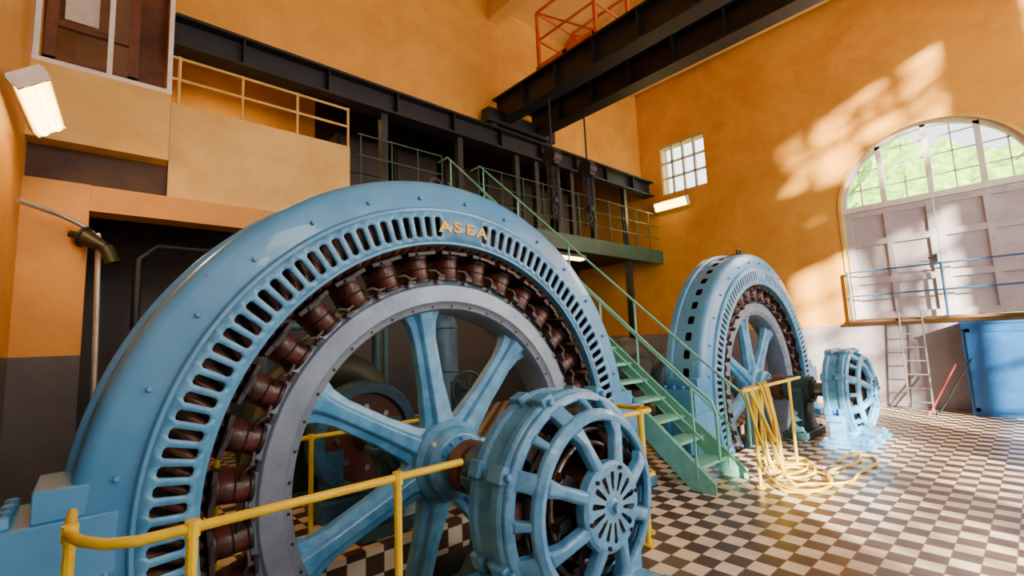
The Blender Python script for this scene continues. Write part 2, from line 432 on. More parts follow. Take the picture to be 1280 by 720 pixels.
for i, ch in enumerate('ASEA'):
    cu_ = bpy.data.curves.new('t', 'FONT'); cu_.body = ch; cu_.size = .125; cu_.extrude = .006; cu_.align_x = 'CENTER'; cu_.align_y = 'CENTER'; cu_.offset = .004
    to = bpy.data.objects.new('t', cu_); C.objects.link(to)
    dg = bpy.context.evaluated_depsgraph_get(); dg.update()
    me = bpy.data.meshes.new_from_object(to.evaluated_get(dg))
    a = math.radians(88.3+(1.5-i)*3.8)
    M = Matrix(((math.sin(a), math.cos(a), 0, 1.81*math.cos(a)), (0, 0, -1, -.021), (-math.cos(a), math.sin(a), 0, AX+1.81*math.sin(a)), (0, 0, 0, 1)))
    me.transform(M @ Matrix.Diagonal((1.3, .95, 1, 1)))
    bm = NB(); bm.from_mesh(me)
    for f in bm.faces: f.material_index = 0
    bpy.data.objects.remove(to); bpy.data.meshes.remove(me)
    o = finish(bm, 'letter', LETTER, gen, smooth=0); o['label'] = 'raised yellow letter ' + ch
bm = NB(); revolve(bm, [(1.71, .12), (2.12, .12), (2.12, .49), (1.71, .49)], 144, 0, AX)
finish(bm, 'stator_core', CORE, gen)
bm = NB(); NWD = 132
for i in range(NWD):
    a = 2*pi*i/NWD; pts = []
    for r, y, da in ((1.89, .10, 0), (1.78, .065, .02), (1.70, .055, .045), (1.662, .09, .065), (1.660, .25, .075), (1.668, .48, .08)):
        b = a+da; pts.append((r*math.cos(b), y, AX+r*math.sin(b)))
    tube(bm, pts, .024, 6)
o = finish(bm, 'stator_winding', WIND, gen, smooth=60, merge=0); o['kind'] = 'stuff'
# rotor
bm = NB()
revolve(bm, [(.10, .02), (.22, .02), (.26, .06), (.27, .13), (.31, .17), (.31, .40), (.27, .45), (.24, .52), (.10, .52)], 48)
for i in range(12):
    a = 2*pi*i/12; p = Vector((.19*math.cos(a), .02, .19*math.sin(a))); cyl(bm, p, p+Vector((0, -.02, 0)), .014, 6)
rotor = finish(bm, 'rotor', BLUE2, gen, loc=(0, 0, AX), bevel=.006)
bm = NB()
revolve(bm, [(1.17, .17), (1.185, .13), (1.22, .12), (1.24, .10), (1.37, .10), (1.385, .12), (1.42, .13), (1.42, .44), (1.17, .44)], 144)
for i in range(34):
    a = 2*pi*(i)/34; p = Vector((1.395*math.cos(a), .12, 1.395*math.sin(a))); cyl(bm, p, p+Vector((0, -.014, 0)), .014, 6, 1)
for i in range(42):
    a = 2*pi*i/42+.06; p = Vector((1.205*math.cos(a), .127, 1.205*math.sin(a))); cyl(bm, p, p+Vector((0, -.010, 0)), .012, 6, 1)
finish(bm, 'rim', [RIM, SHOE], rotor, bevel=.004)
bm = NB(); rings = []
for r, w, t in ((.20, .17, .12), (.34, .13, .10), (.60, .105, .085), (.95, .10, .08), (1.08, .12, .09), (1.15, .155, .11), (1.19, .19, .12)):
    ring = []
    for (cx, cy) in ((-1, -.45), (-.55, -.62), (-.35, -1), (.35, -1), (.55, -.62), (1, -.45), (1, .45), (.35, 1), (-.35, 1), (-1, .45)):
        ring.append(bm.verts.new((r, .285+cy*t, cx*w)))
    rings.append(ring)
for A, B in zip(rings, rings[1:]):
    for k in range(10): bm.faces.new((A[k], A[(k+1) % 10], B[(k+1) % 10], B[k]))
bm.faces.new(rings[0]); bm.faces.new(rings[-1][::-1])
sp0 = finish(bm, 'spoke', BLUE2, rotor, bevel=.008, smooth=30)
NS = 7
for i in range(NS):
    a = math.radians(48)+2*pi*i/NS
    s = sp0 if i == 0 else sp0.copy()
    if i: C.objects.link(s); s.parent = rotor
    s.rotation_euler = (0, -a, 0)
# field pole
bm = NB()
def ov(r, w, h, n=24):
    e = .85
    return [bm.verts.new((r, .24+h*(abs(math.sin(2*pi*k/n))**e)*math.copysign(1, math.sin(2*pi*k/n)), w*(abs(math.cos(2*pi*k/n))**e)*math.copysign(1, math.cos(2*pi*k/n)))) for k in range(n)]
prof = [(1.405, .102, .17, 1), (1.425, .102, .17, 1), (1.425, .088, .155, 0), (1.44, .094, .162, 0), (1.50, .094, .162, 0), (1.505, .088, .156, 0), (1.512, .094, .162, 0), (1.575, .094, .162, 0), (1.585, .088, .155, 0), (1.585, .106, .17, 1), (1.605, .106, .17, 1)]
R = [ov(r, w, h) for r, w, h, m_ in prof]
for q in range(len(R)-1):
    for k in range(24):
        bm.faces.new((R[q][k], R[q][(k+1) % 24], R[q+1][(k+1) % 24], R[q+1][k])).material_index = prof[q+1][3]
bm.faces.new(R[0]).material_index = 1; bm.faces.new(R[-1]).material_index = 1
box(bm, 1.605, 1.63, .04, .46, -.118, .118, 1)
box(bm, 1.605, 1.625, .02, .05, -.05, .05, 1)
box(bm, 1.40, 1.42, .03, .10, .105, .165, 1); cyl(bm, (1.42, .065, .135), (1.45, .065, .135), .018, 6, 1)
tube(bm, [(1.44, .09, .07), (1.44, .06, .13), (1.47, .06, .17), (1.47, .09, .22)], .012, 6, 1)
fp0 = finish(bm, 'field_pole', [COIL, SHOE], rotor, smooth=40)
NP = 34
for i in range(NP):
    s = fp0 if i == 0 else fp0.copy()
    if i: C.objects.link(s); s.parent = rotor
    s.rotation_euler = (0, -2*pi*(i+.5)/NP, 0)
bm = NB(); cyl(bm, (0, -.72, 0), (0, 1.62, 0), .10, 32)
cyl(bm, (0, -.18, 0), (0, -.06, 0), .19, 32, 1); cyl(bm, (0, -.06, 0), (0, .02, 0), .14, 32, 0)
for i in range(8):
    a = 2*pi*i/8; cyl(bm, (.15*math.cos(a), -.18, .15*math.sin(a)), (.15*math.cos(a), -.21, .15*math.sin(a)), .016, 6, 0)
finish(bm, 'shaft', [STEEL, BROWN], rotor)
def pedestal(y):
    bm = NB()
    box(bm, -.42, .42, y-.17, y+.17, 0, .10)
    secs = []
    for z, w, d in ((.10, .34, .14), (.22, .25, .12), (.42, .19, .11), (.58, .20, .13), (.72, .22, .14)):
        secs.append([bm.verts.new((sx*w, y+sy*d, z)) for sx, sy in ((-1, -.6), (-.7, -1), (.7, -1), (1, -.6), (1, .6), (.7, 1), (-.7, 1), (-1, .6))])
    for A, B in zip(secs, secs[1:]):
        for k in range(8): bm.faces.new((A[k], A[(k+1) % 8], B[(k+1) % 8], B[k]))
    bm.faces.new(secs[-1]); bm.faces.new(secs[0][::-1])
    cyl(bm, (0, y-.18, AX), (0, y+.18, AX), .20, 32); cyl(bm, (0, y-.21, AX), (0, y+.21, AX), .15, 32)
    box(bm, -.27, .27, y-.10, y+.10, AX-.03, AX+.03)
    cyl(bm, (0, y, AX+.19), (0, y, AX+.26), .05, 12)
    for s in (-1, 1):
        for t in (-.07, .07): cyl(bm, (s*.24, y+t, AX+.03), (s*.24, y+t, AX+.07), .02, 6)
        for t in (-.12, .12): cyl(bm, (s*.38, y+t, .1), (s*.38, y+t, .13), .025, 6)
    return finish(bm, 'bearing_pedestal', GREENBLUE, gen, bevel=.01)
pedestal(-.42); pedestal(1.05)
bm = NB()
tube(bm, [(.06*math.cos(a), .3, AX+2.26+.05*math.sin(a)) for a in [2*pi*k/16 for k in range(16)]], .018, 8, closed=True)
box(bm, -.10, .10, .2, .4, AX+2.17, AX+2.225)
finish(bm, 'lifting_eye', SHOE, gen)
gen2 = copy_tree(gen, (RX, GY, 0), skip=('letter',))
gen2['label'] = 'light-blue hydro generator with spoked rotor standing beside the checkered floor'

# ---------------------------------------------------------------- exciter
ex = empty('exciter', (GX, 2.1, 0), 'round light-blue exciter dynamo with spoked end shield and exposed brush gear', 'exciter', 'row of blue exciters')
bm = NB()
revolve(bm, [(.52, -.24), (.595, -.24), (.61, -.22), (.61, -.17), (.59, -.15), (.59, -.05), (.605, -.03), (.605, .02), (.52, .02)], 96, 0, AX)
for i in range(8):
    a = 2*pi*(i+.5)/8
    M = Matrix.Translation((0, 0, AX)) @ Matrix.Rotation(-a, 4, 'Y')
    box(bm, .58, .64, -.25, -.14, -.045, .045, 0, M); box(bm, .58, .635, -.06, .03, -.045, .045, 0, M)
    cyl(bm, M @ Vector((.605, -.25, 0)), M @ Vector((.605, -.28, 0)), .022, 6)
    cyl(bm, M @ Vector((.585, -.10, 0)), M @ Vector((.615, -.10, 0)), .028, 6)
for s in (-1, 1):
    box(bm, s*.42, s*.66, -.22, .0, .34, .42); box(bm, s*.44, s*.62, -.20, -.02, .1, .36)
box(bm, -.50, .50, -.22, .0, .02, .14)
finish(bm, 'frame', BLUE2, ex, bevel=.008)
bm = NB()
revolve(bm, [(.54, -.235), (.595, -.235), (.595, -.265), (.565, -.285), (.545, -.285)], 96, 0, AX)
revolve(bm, [(.435, -.375), (.445, -.40), (.475, -.40), (.505, -.375), (.505, -.345), (.45, -.345)], 96, 0, AX)
def rib(M, pr):
    P = []
    for r, y, w in pr:
        P.append([bm.verts.new(M @ Vector(q)) for q in ((r, y-.01, -w), (r-.006, y-.03, -w*.5), (r-.006, y-.03, w*.5), (r, y-.01, w), (r-.02, y+.035, w), (r-.02, y+.035, -w))])
    for A, B in zip(P, P[1:]):
        for k in range(6): bm.faces.new((A[k], A[(k+1) % 6], B[(k+1) % 6], B[k]))
    bm.faces.new(P[0]); bm.faces.new(P[-1][::-1])
for i in range(8):
    a = 2*pi*(i+.5)/8; M = Matrix.Translation((0, 0, AX)) @ Matrix.Rotation(-a, 4, 'Y')
    rib(M, [(.18, -.445, .05), (.25, -.44, .036), (.38, -.41, .034), (.45, -.375, .05)])
    rib(M, [(.47, -.365, .065), (.51, -.335, .05), (.55, -.29, .05), (.575, -.25, .075)])
for i in range(8):
    a = 2*pi*i/8; M = Matrix.Translation((0, 0, AX)) @ Matrix.Rotation(-a, 4, 'Y')
    rib(M, [(.48, -.36, .028), (.52, -.325, .022), (.565, -.27, .03)])
finish(bm, 'end_shield', BLUE2, ex, bevel=.006)
bm = NB()
fc = lambda a, v: Vector((v*math.cos(a), -.475, AX+v*math.sin(a)))
slotted(bm, 14, .045, .215, .08, .185, .42, fc, 0)
revolve(bm, [(.0, -.485), (.03, -.485), (.045, -.475)], 24, 0, AX, False)
revolve(bm, [(.215, -.475), (.235, -.462), (.235, -.41), (.19, -.40)], 48, 0, AX, False)
revolve(bm, [(.0, -.44), (.19, -.44), (.19, -.40), (0, -.40)], 48, 1, AX, False)
for i in range(6):
    a = 2*pi*i/6+.2; p = Vector((.203*math.cos(a), -.475, AX+.203*math.sin(a))); cyl(bm, p, p+Vector((0, -.015, 0)), .011, 6, 1)
cyl(bm, (0, -.485, AX), (0, -.51, AX), .028, 12, 0)
finish(bm, 'bearing_cap', [BLUE2, CORE], ex, merge=1e-5)
bm = NB()
cyl(bm, (0, -.19, AX), (0, .0, AX), .34, 48, 0); cyl(bm, (0, -.38, AX), (0, -.19, AX), .20, 48, 1); cyl(bm, (0, -.44, AX), (0, .175, AX), .09, 24, 2)
for i in range(60):
    a = 2*pi*i/60; M = Matrix.Translation((0, 0, AX)) @ Matrix.Rotation(-a, 4, 'Y')
    box(bm, .20, .206, -.37, -.21, -.006, .006, 1, M); box(bm, .33, .35, -.17, -.02, -.01, .01, 0, M)
    tube(bm, [M @ Vector((.205, -.21, 0)), M @ Vector((.30, -.23, .01)), M @ Vector((.34, -.17, .02))], .008, 5, 0)
finish(bm, 'armature', [WIND, COPPER, STEEL], ex, merge=0)
bm = NB()
for i in range(8):
    a = 2*pi*i/8; M = Matrix.Translation((0, 0, AX)) @ Matrix.Rotation(-a, 4, 'Y')
    box(bm, .37, .53, -.24, .0, -.09, .09, 0, M); box(bm, .35, .38, -.26, .02, -.12, .12, 1, M)
    box(bm, .42, .45, -.255, .01, -.105, .105, 2, M)
    tube(bm, [M @ Vector(q) for q in ((.45, -.25, .08), (.46, -.28, .12), (.46, -.28, .2), (.45, -.25, .26))], .012, 6, 2)
finish(bm, 'field_coil', [COIL, SHOE, BLACK], ex, bevel=.012, merge=0)
bm = NB()
tube(bm, [(.31*math.cos(a), -.30, AX+.31*math.sin(a)) for a in [2*pi*k/48 for k in range(48)]], .014, 8, 0, True)
tube(bm, [(.39*math.cos(a), -.32, AX+.39*math.sin(a)) for a in [2*pi*k/48 for k in range(48)]], .013, 8, 1, True)
for i in range(8):
    a = 2*pi*(i+.25)/8; M = Matrix.Translation((0, 0, AX)) @ Matrix.Rotation(-a, 4, 'Y')
    cyl(bm, M @ Vector((.31, -.36, 0)), M @ Vector((.31, -.22, 0)), .013, 8, 2)
    for k in range(4): box(bm, .21, .32, -.37+k*.04, -.34+k*.04, -.03, .025, 2 if k % 2 else 3, M)
    tube(bm, [M @ Vector(q) for q in ((.31, -.36, 0), (.35, -.36, .05), (.39, -.35, .10), (.39, -.32, .14))], .009, 6, 1)
finish(bm, 'brush_gear', [STEEL, BLACK, COPPER, DARK], ex, merge=0)
bm = NB(); box(bm, -.66, .66, -.48, .12, 0, .05); box(bm, -.62, .62, -.44, .08, .05, .10)
for s in (-1, 1):
    for y in (-.38, .04): cyl(bm, (s*.6, y, .05), (s*.6, y, .12), .03, 6)
finish(bm, 'base_plate', BLUE2, ex, bevel=.008)
ex2 = copy_tree(ex, (RX, 2.1, 0))

# ---------------------------------------------------------------- turbines behind
tb = empty('water_turbine', (GX, 4.75, 0), 'blue and grey water turbine casing with flywheel behind the generator', 'turbine', 'row of water turbines')
bm = NB()
revolve(bm, [(.44, -.12), (.54, -.12), (.56, -.09), (.56, .09), (.54, .12), (.44, .12)], 64, 0, AX)
finish(bm, 'flywheel_guard', DIMBLUE, tb, bevel=.006)
bm = NB(); revolve(bm, [(.0, -.10), (.12, -.10), (.14, -.05), (.43, -.05), (.45, -.10), (.45, .05), (.0, .05)], 64, 0, AX, False)
for i in range(8):
    a = 2*pi*i/8; cyl(bm, (.3*math.cos(a), -.05, AX+.3*math.sin(a)), (.3*math.cos(a), -.075, AX+.3*math.sin(a)), .03, 8, 1)
finish(bm, 'coupling_disc', [OXIDE, STEEL], tb)
bm = NB(); n = 48; prev = None
for i in range(n+1):
    a = -pi/2+2*pi*i/n; rr = .16+.26*i/n; cx = .62
    ring = [bm.verts.new(((cx+rr*math.cos(t))*math.cos(a), 1.0+rr*math.sin(t), AX+(cx+rr*math.cos(t))*math.sin(a))) for t in [2*pi*k/16 for k in range(16)]]
    if prev:
        for k in range(16): bm.faces.new((prev[k], prev[(k+1) % 16], ring[(k+1) % 16], ring[k]))
    prev = ring
cyl(bm, (0, .75, AX), (0, 1.25, AX), .6, 48); cyl(bm, (0, .12, AX), (0, .76, AX), .16, 24)
cyl(bm, (0, 1.0, .0), (0, 1.0, .25), .45, 24)
finish(bm, 'spiral_casing', mat('black_green_casing_paint', (.018, .04, .045), .5), tb)
bm = NB(); box(bm, -.5, .5, -.2, .25, 0, .18); box(bm, -.42, -.25, -.1, .12, .18, .62); box(bm, .25, .42, -.1, .12, .18, .62)
box(bm, -.8, .8, .6, 1.4, 0, .12)
finish(bm, 'base_plate', DIMBLUE, tb, bevel=.01)
tb2 = copy_tree(tb, (RX, 4.75, 0))

def wheel(name, loc, r, m, label):
    bm = NB()
    tube(bm, [(r*math.cos(a), 0, 1.05+r*math.sin(a)) for a in [2*pi*k/32 for k in range(32)]], .018, 8, 0, True)
    for i in range(5):
        a = 2*pi*i/5; cyl(bm, (0, 0, 1.05), (r*math.cos(a), 0, 1.05+r*math.sin(a)), .011, 8)
    cyl(bm, (0, -.03, 1.05), (0, .2, 1.05), .03, 12); cyl(bm, (0, .2, 0), (0, .2, 1.15), .09, 20); cyl(bm, (0, .2, 0), (0, .2, .05), .18, 20)
    o = finish(bm, name, m, loc=loc); return tag(o, label, 'valve stand')
wheel('valve_stand', (.62, 5.1, 0), .26, DIMBLUE, 'blue valve column with spoked handwheel beside the turbine')
wheel('valve_stand', (3.35, 4.6, 0), .22, DIMBLUE, 'blue valve column with small handwheel behind the generator')
tk = empty('pressure_tank', (4.0, 6.2, 0), 'tall blue riveted pressure tank standing beside the stairs', 'tank')
bm = NB(); revolve(bm, [(0, 0), (.30, 0), (.30, .05), (.28, .06), (.28, 1.9), (.25, 2.0), (.15, 2.08), (0, 2.1)], 32, 0, 0, False)
for v in bm.verts: v.co = Vector((v.co.x, v.co.z, v.co.y))
for z in (.5, 1.2, 1.85):
    tube(bm, [(.283*math.cos(a), .283*math.sin(a), z) for a in [2*pi*k/24 for k in range(24)]], .015, 6, 0, True)
finish(bm, 'tank_shell', DIMBLUE, tk)
bm = NB(); tube(bm, [(0, 0, 2.08), (0, 0, 2.3), (-.1, 0, 2.4), (-.8, 0, 2.4), (-.9, 0, 2.3), (-.9, 0, 0)], .04, 10); finish(bm, 'pipe', GREENBLUE, tk)

# ---------------------------------------------------------------- yellow railings
def pipe_rail(name, path, posts, h, m, label, r=.02, mid=None):
    ox, oy = posts[0]
    root = empty(name, (ox, oy, 0), label, 'railing')
    bm = NB(); tube(bm, [(x-ox, y-oy, z) for x, y, z in path], r, 10)
    finish(bm, 'top_rail', m, root, smooth=50)
    if mid:
        bm = NB(); tube(bm, [(x-ox, y-oy, mid) for x, y, z in path if z > mid+.05], r*.85, 10); finish(bm, 'middle_rail', m, root, smooth=50)
    for x, y in posts:
        bm = NB(); cyl(bm, (x-ox, y-oy, 0), (x-ox, y-oy, h), r, 10); cyl(bm, (x-ox, y-oy, 0), (x-ox, y-oy, .015), r*2.5, 12)
        cyl(bm, (x-ox, y-oy, h-.03), (x-ox, y-oy, h+.025), r*1.35, 10)
        finish(bm, 'post', m, root)
    return root
pipe_rail('safety_railing', [(-.03, 2.62, 1.0), (-.03, 2.3, 1.0), (.0, 2.2, 1.0), (.06, 2.1, 1.0), (.14, 2.05, 1.0), (1.44, 2.05, 1.0)], [(.29, 2.05), (-.03, 2.34), (1.08, 2.05)], 1.0, YEL, 'tubular yellow safety railing in front of the big generator wheel', r=.018)
pipe_rail('safety_railing', [(2.9, 2.2, 1.0), (3.42, 2.2, 1.0), (3.48, 2.26, 1.0), (3.48, 2.75, 1.0)], [(3.28, 2.2), (3.48, 2.32)], 1.0, YEL, 'short yellow railing between the exciter and the green stairs', mid=.5)
pipe_rail('safety_railing', [(4.95, 2.10, 1.0), (6.75, 2.12, 1.0)], [(5.22, 2.103), (6.36, 2.117)], 1.0, YEL, 'yellow railing hung with loose yellow hose', r=.018)
pipe_rail('safety_railing', [(.3, 4.3, .85), (3.4, 4.3, .85)], [(.75, 4.3), (1.45, 4.3), (2.7, 4.3)], .85, YEL, 'yellow railing around the turbine shaft')

# ---------------------------------------------------------------- stairs
SA = math.radians(42); GH = 4.0
st = empty('steel_stairs', (5.075, 2.42, 0), 'steep mint-green open steel stairs with pipe handrails', 'stairs')
run = GH/math.tan(SA); NT = 18
for s in (-1, 1):
    bm = NB()
    x = s*.375
    pts = [(-.10, 0), (.16, 0), (run+.1, GH-.14), (run+.1, GH), (run-.05, GH), (-.10, .10)]
    V0 = [bm.verts.new((x-.006, y, z)) for y, z in pts]; V1 = [bm.verts.new((x+.006, y, z)) for y, z in pts]
    bm.faces.new(V0); bm.faces.new(V1[::-1])
    for i in range(6): bm.faces.new((V0[i], V0[(i+1) % 6], V1[(i+1) % 6], V1[i]))
    def fl(a, b):
        tube(bm, [(x-s*.02, a[0], a[1]), (x-s*.02, b[0], b[1])], .014, 4)
    fl((.16, .02), (run+.1, GH-.12)); fl((-.10, .10), (run-.05, GH))
    finish(bm, 'stringer', GREEN, st, smooth=0)
    bm = NB()
    hp = [(x, -.16, .35), (x, -.16, .80), (x, -.12, .92), (x, -.02, 1.0)]
    hp += [(x, run*t, 1.0+GH*t) for t in (.1, .3, .5, .7, .9, 1.0)] + [(x, run+.3, GH+1.0)]
    tube(bm, hp, .016, 8)
    tube(bm, [(x, 0.0, .52), (x, run, GH+.52)], .012, 8)
    for t in (0.02, .27, .52, .77, .98):
        cyl(bm, (x, run*t, GH*t+.02), (x, run*t, GH*t+1.02), .014, 8)
    finish(bm, 'handrail', GREEN, st, smooth=50)
bm = NB(); box(bm, -.37, .37, -.11, .12, -.015, .0); box(bm, -.37, .37, -.115, -.105, -.035, .0); box(bm, -.37, .37, .115, .125, -.035, .0)
tr0 = None
for i in range(NT):
    z = GH*(i+1)/(NT+1); y = z/math.tan(SA)
    if tr0 is None: tr0 = finish(bm, 'tread', GREEN, st, loc=(0, y, z), smooth=0)
    else:
        t = tr0.copy(); C.objects.link(t); t.parent = st; t.location = (0, y, z)

# ---------------------------------------------------------------- gallery
ga = empty('gallery', (3, 7.0, 0), 'raised gallery platform with cream parapet, dark steel edge and railing', 'gallery')
def gbox(name, a, b, m, bevel=0):
    bm = NB(); box(bm, a[0]-3, b[0]-3, a[1]-7, b[1]-7, a[2], b[2]); return finish(bm, name, m, ga, smooth=0, bevel=bevel)
gbox('deck', (-.65, 7.45, 3.85), (DX, 10, 4.0), DARK)
gbox('deck', (3.0, 6.95, 3.88), (DX, 7.45, 4.0), DARK)
gbox('parapet_panel', (.62, 7.18, 3.6), (3.0, 7.4, 4.88), CREAM)
gbox('parapet_panel', (-.65, 7.0, 4.03), (.60, 7.4, 4.9), CREAM)
gbox('edge_beam', (3.0, 6.9, 3.62), (DX, 7.0, 3.98), DGREEN)
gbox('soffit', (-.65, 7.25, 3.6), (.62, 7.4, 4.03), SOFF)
bm = NB()
for z in (5.25, 5.55): tube(bm, [(-2.4, .25, z), (0, .25, z)], .02, 8)
for x in (-2.3, -1.55, -.8, 0): cyl(bm, (x, .25, 4.88), (x, .25, 5.57), .02, 8)
finish(bm, 'parapet_rail', CREAM, ga)
bm = NB()
for z in (4.35, 4.7, 5.05):
    tube(bm, [(.05, -.02, z), (1.65, -.02, z)], .012, 8); tube(bm, [(2.5, -.02, z), (9.0, -.02, z)], .012, 8)
for x in (.1, .65, 1.15, 1.65, 2.5, 3.1, 3.7, 4.3, 4.9, 5.5, 6.1, 6.7, 7.3, 7.9, 8.5):
    cyl(bm, (x, -.02, 3.98), (x, -.02, 5.07), .012, 8)
finish(bm, 'railing', DGREEN, ga)
for x in (4.3, 7.6, 10.6):
    bm = NB(); box(bm, x-3-.07, x-3+.07, .05, .2, 0, 3.62); box(bm, x-3-.12, x-3+.12, .0, .25, 0, .03); finish(bm, 'column', DARK, ga, smooth=0)
for x in (3.6, 5.2, 6.7, 7.3, 8.0, 8.5, 9.3, 10.7):
    bm = NB(); box(bm, x-3-.06, x-3+.06, .14, .26, 4.0, 5.62); finish(bm, 'post', DARK, ga, smooth=0)
# control booth
bt = empty('control_booth', (-.0, 7.05, 4.9), 'white-framed glazed control booth with brown wooden window', 'booth')
bm = NB()
for x in (-.62, -.0, .58): box(bm, x-.025, x+.025, -.04, .04, 0, 2.6)
for z in (.03, 2.55): box(bm, -.65, .61, -.035, .035, z-.03, z+.03)
finish(bm, 'frame', WHITE, bt, smooth=0)
bm = NB()
for x in (-.52, .22): box(bm, x-.05, x+.05, .08, .16, .0, 1.75)
for z in (.08, 1.7): box(bm, -.57, .27, .08, .16, z-.07, z+.07)
box(bm, -.57, .27, .09, .15, .55, .62)
finish(bm, 'wooden_sash', BROWN, bt, smooth=0)
bm = NB(); box(bm, -.5, .2, .11, .12, .1, 1.70); finish(bm, 'glass', GLASS, bt, smooth=0)
bm = NB(); box(bm, -.62, .58, .55, .6, 0, 1.9); finish(bm, 'inner_panel', BROWN, bt, smooth=0)
bm = NB(); box(bm, -.42, -.12, .17, .18, .7, 1.2); finish(bm, 'paper_sheet', WHITE, bt, smooth=0)
# runway beam
def ibeam_x(name, x0, x1, yc, z0, z1, wf, m, label):
    bm = NB(); box(bm, x0, x1, yc-wf/2, yc+wf/2, z0, z0+.04); box(bm, x0, x1, yc-wf/2, yc+wf/2, z1-.04, z1); box(bm, x0, x1, yc-.02, yc+.02, z0+.04, z1-.04)
    k = x0+.8
    while k < x1: box(bm, k-.01, k+.01, yc-wf/2+.02, yc+wf/2-.02, z0+.04, z1-.04); k += 1.2
    box(bm, x0, x1, yc-.03, yc+.03, z1, z1+.06)
    return tag(finish(bm, name, m, smooth=0), label, 'beam', 'crane runway beams')
ibeam_x('crane_runway_beam', .62, DX, 7.2, 5.62, 6.06, .34, DARK, 'long dark riveted steel crane runway beam above the gallery')
ibeam_x('crane_runway_beam', -.65, DX, -3.75, 5.62, 6.06, .34, DARK, 'long dark riveted steel crane runway beam')
CXL = 6.9
cb = empty('overhead_crane', (CXL, 2, 6.125), 'dark steel overhead travelling crane bridge with orange-red trolley', 'crane')
GA = (-.55, .5)
for x in GA:
    bm = NB()
    box(bm, x-.16, x+.16, -5.9, 5.3, .12, .16); box(bm, x-.16, x+.16, -5.9, 5.3, .64, .68); box(bm, x-.03, x+.03, -5.9, 5.3, .16, .64)
    y = -5.5
    while y < 5.2: box(bm, x-.15, x+.15, y-.01, y+.01, .16, .64); y += .9
    finish(bm, 'girder', DARK, cb, smooth=0)
for y in (-5.75, 5.2):
    bm = NB(); box(bm, -1.0, 1.0, y-.12, y+.12, .05, .35)
    for x in (-.8, .8): cyl(bm, (x, y-.06, .12), (x, y+.06, .12), .12, 20)
    finish(bm, 'end_truck', DARK, cb, smooth=30)
bm = NB(); Z0 = .68
for x in GA: box(bm, x-.05, x+.05, 2.6, 4.0, Z0, Z0+.18)
for y in (2.6, 3.3, 4.0): box(bm, -.6, .55, y-.05, y+.05, Z0+.08, Z0+.16)
for x in GA:
    for y in (2.6, 4.0): box(bm, x-.03, x+.03, y-.03, y+.03, Z0+.16, 2.0)
    tube(bm, [(x, 2.6, Z0+.16), (x, 4.0, 2.0)], .02, 6); tube(bm, [(x, 2.6, 2.0), (x, 4.0, 2.0)], .03, 6); tube(bm, [(x, 2.6, 1.4), (x, 4.0, 1.4)], .025, 6)
for y in (2.6, 4.0): tube(bm, [(GA[0], y, 2.0), (GA[1], y, 2.0)], .03, 6); tube(bm, [(GA[0], y, 1.4), (GA[1], y, 1.4)], .025, 6)
cyl(bm, (-.4, 3.3, 1.0), (.4, 3.3, 1.0), .16, 20)
finish(bm, 'trolley', ORED, cb)
def chain(bm, x, y, z0, z1, r=.022):
    z = z0; k = 0
    while z > z1:
        pts = []
        for i in range(8):
            a = 2*pi*i/8; u = r*math.cos(a); v = r*1.7*math.sin(a)
            pts.append((x+(u if k % 2 else 0), y+(0 if k % 2 else u), z+v))
        tube(bm, pts, .009, 5, 0, True); z -= r*2.5; k += 1
for i, (x, y) in enumerate(((CXL+GA[0], 5.8), (CXL+GA[1], 5.8))):
    ch = empty('chain_hoist', (x, y, 5.3), 'black hand chain hoist hanging from the crane', 'hoist', 'chain hoists')
    bm = NB(); cyl(bm, (-.10, 0, -.25), (.10, 0, -.25), .17, 20); box(bm, -.07, .07, -.13, .13, -.42, -.12)
    tube(bm, [(0, 0, -.12), (0, 0, .94)], .02, 6)
    finish(bm, 'hoist_body', DARK, ch)
    bm = NB()
    for dx in (-.10, -.05, .0, .06, .11): chain(bm, dx, .03*math.sin(dx*50), -.35, -1.45 if dx else -1.1)
    finish(bm, 'chain', DARK, ch)
    bm = NB(); tube(bm, [(0, 0, -1.1), (0, 0, -1.2), (.05, 0, -1.26), (.05, 0, -1.32), (0, 0, -1.36), (-.05, 0, -1.32)], .02, 8)
    cyl(bm, (-.05, 0, -1.1), (.05, 0, -1.1), .08, 16)
    finish(bm, 'hook', DARK, ch)
for k in range(6):
    x = 4.0+k*1.25
    o = empty('switchgear_cabinet', (x, 9.2, 4.0), 'dark steel switchgear cabinet standing on the gallery', 'cabinet', 'switchgear cabinets')
    bm = NB(); box(bm, -.55, .55, -.3, .3, 0, 1.9); finish(bm, 'body', DARK, o, smooth=0, bevel=.01)
    bm = NB(); box(bm, -.48, .48, -.33, -.3, .1, 1.1); box(bm, -.48, .48, -.33, -.3, 1.15, 1.82); finish(bm, 'door', PANELB, o, smooth=0)

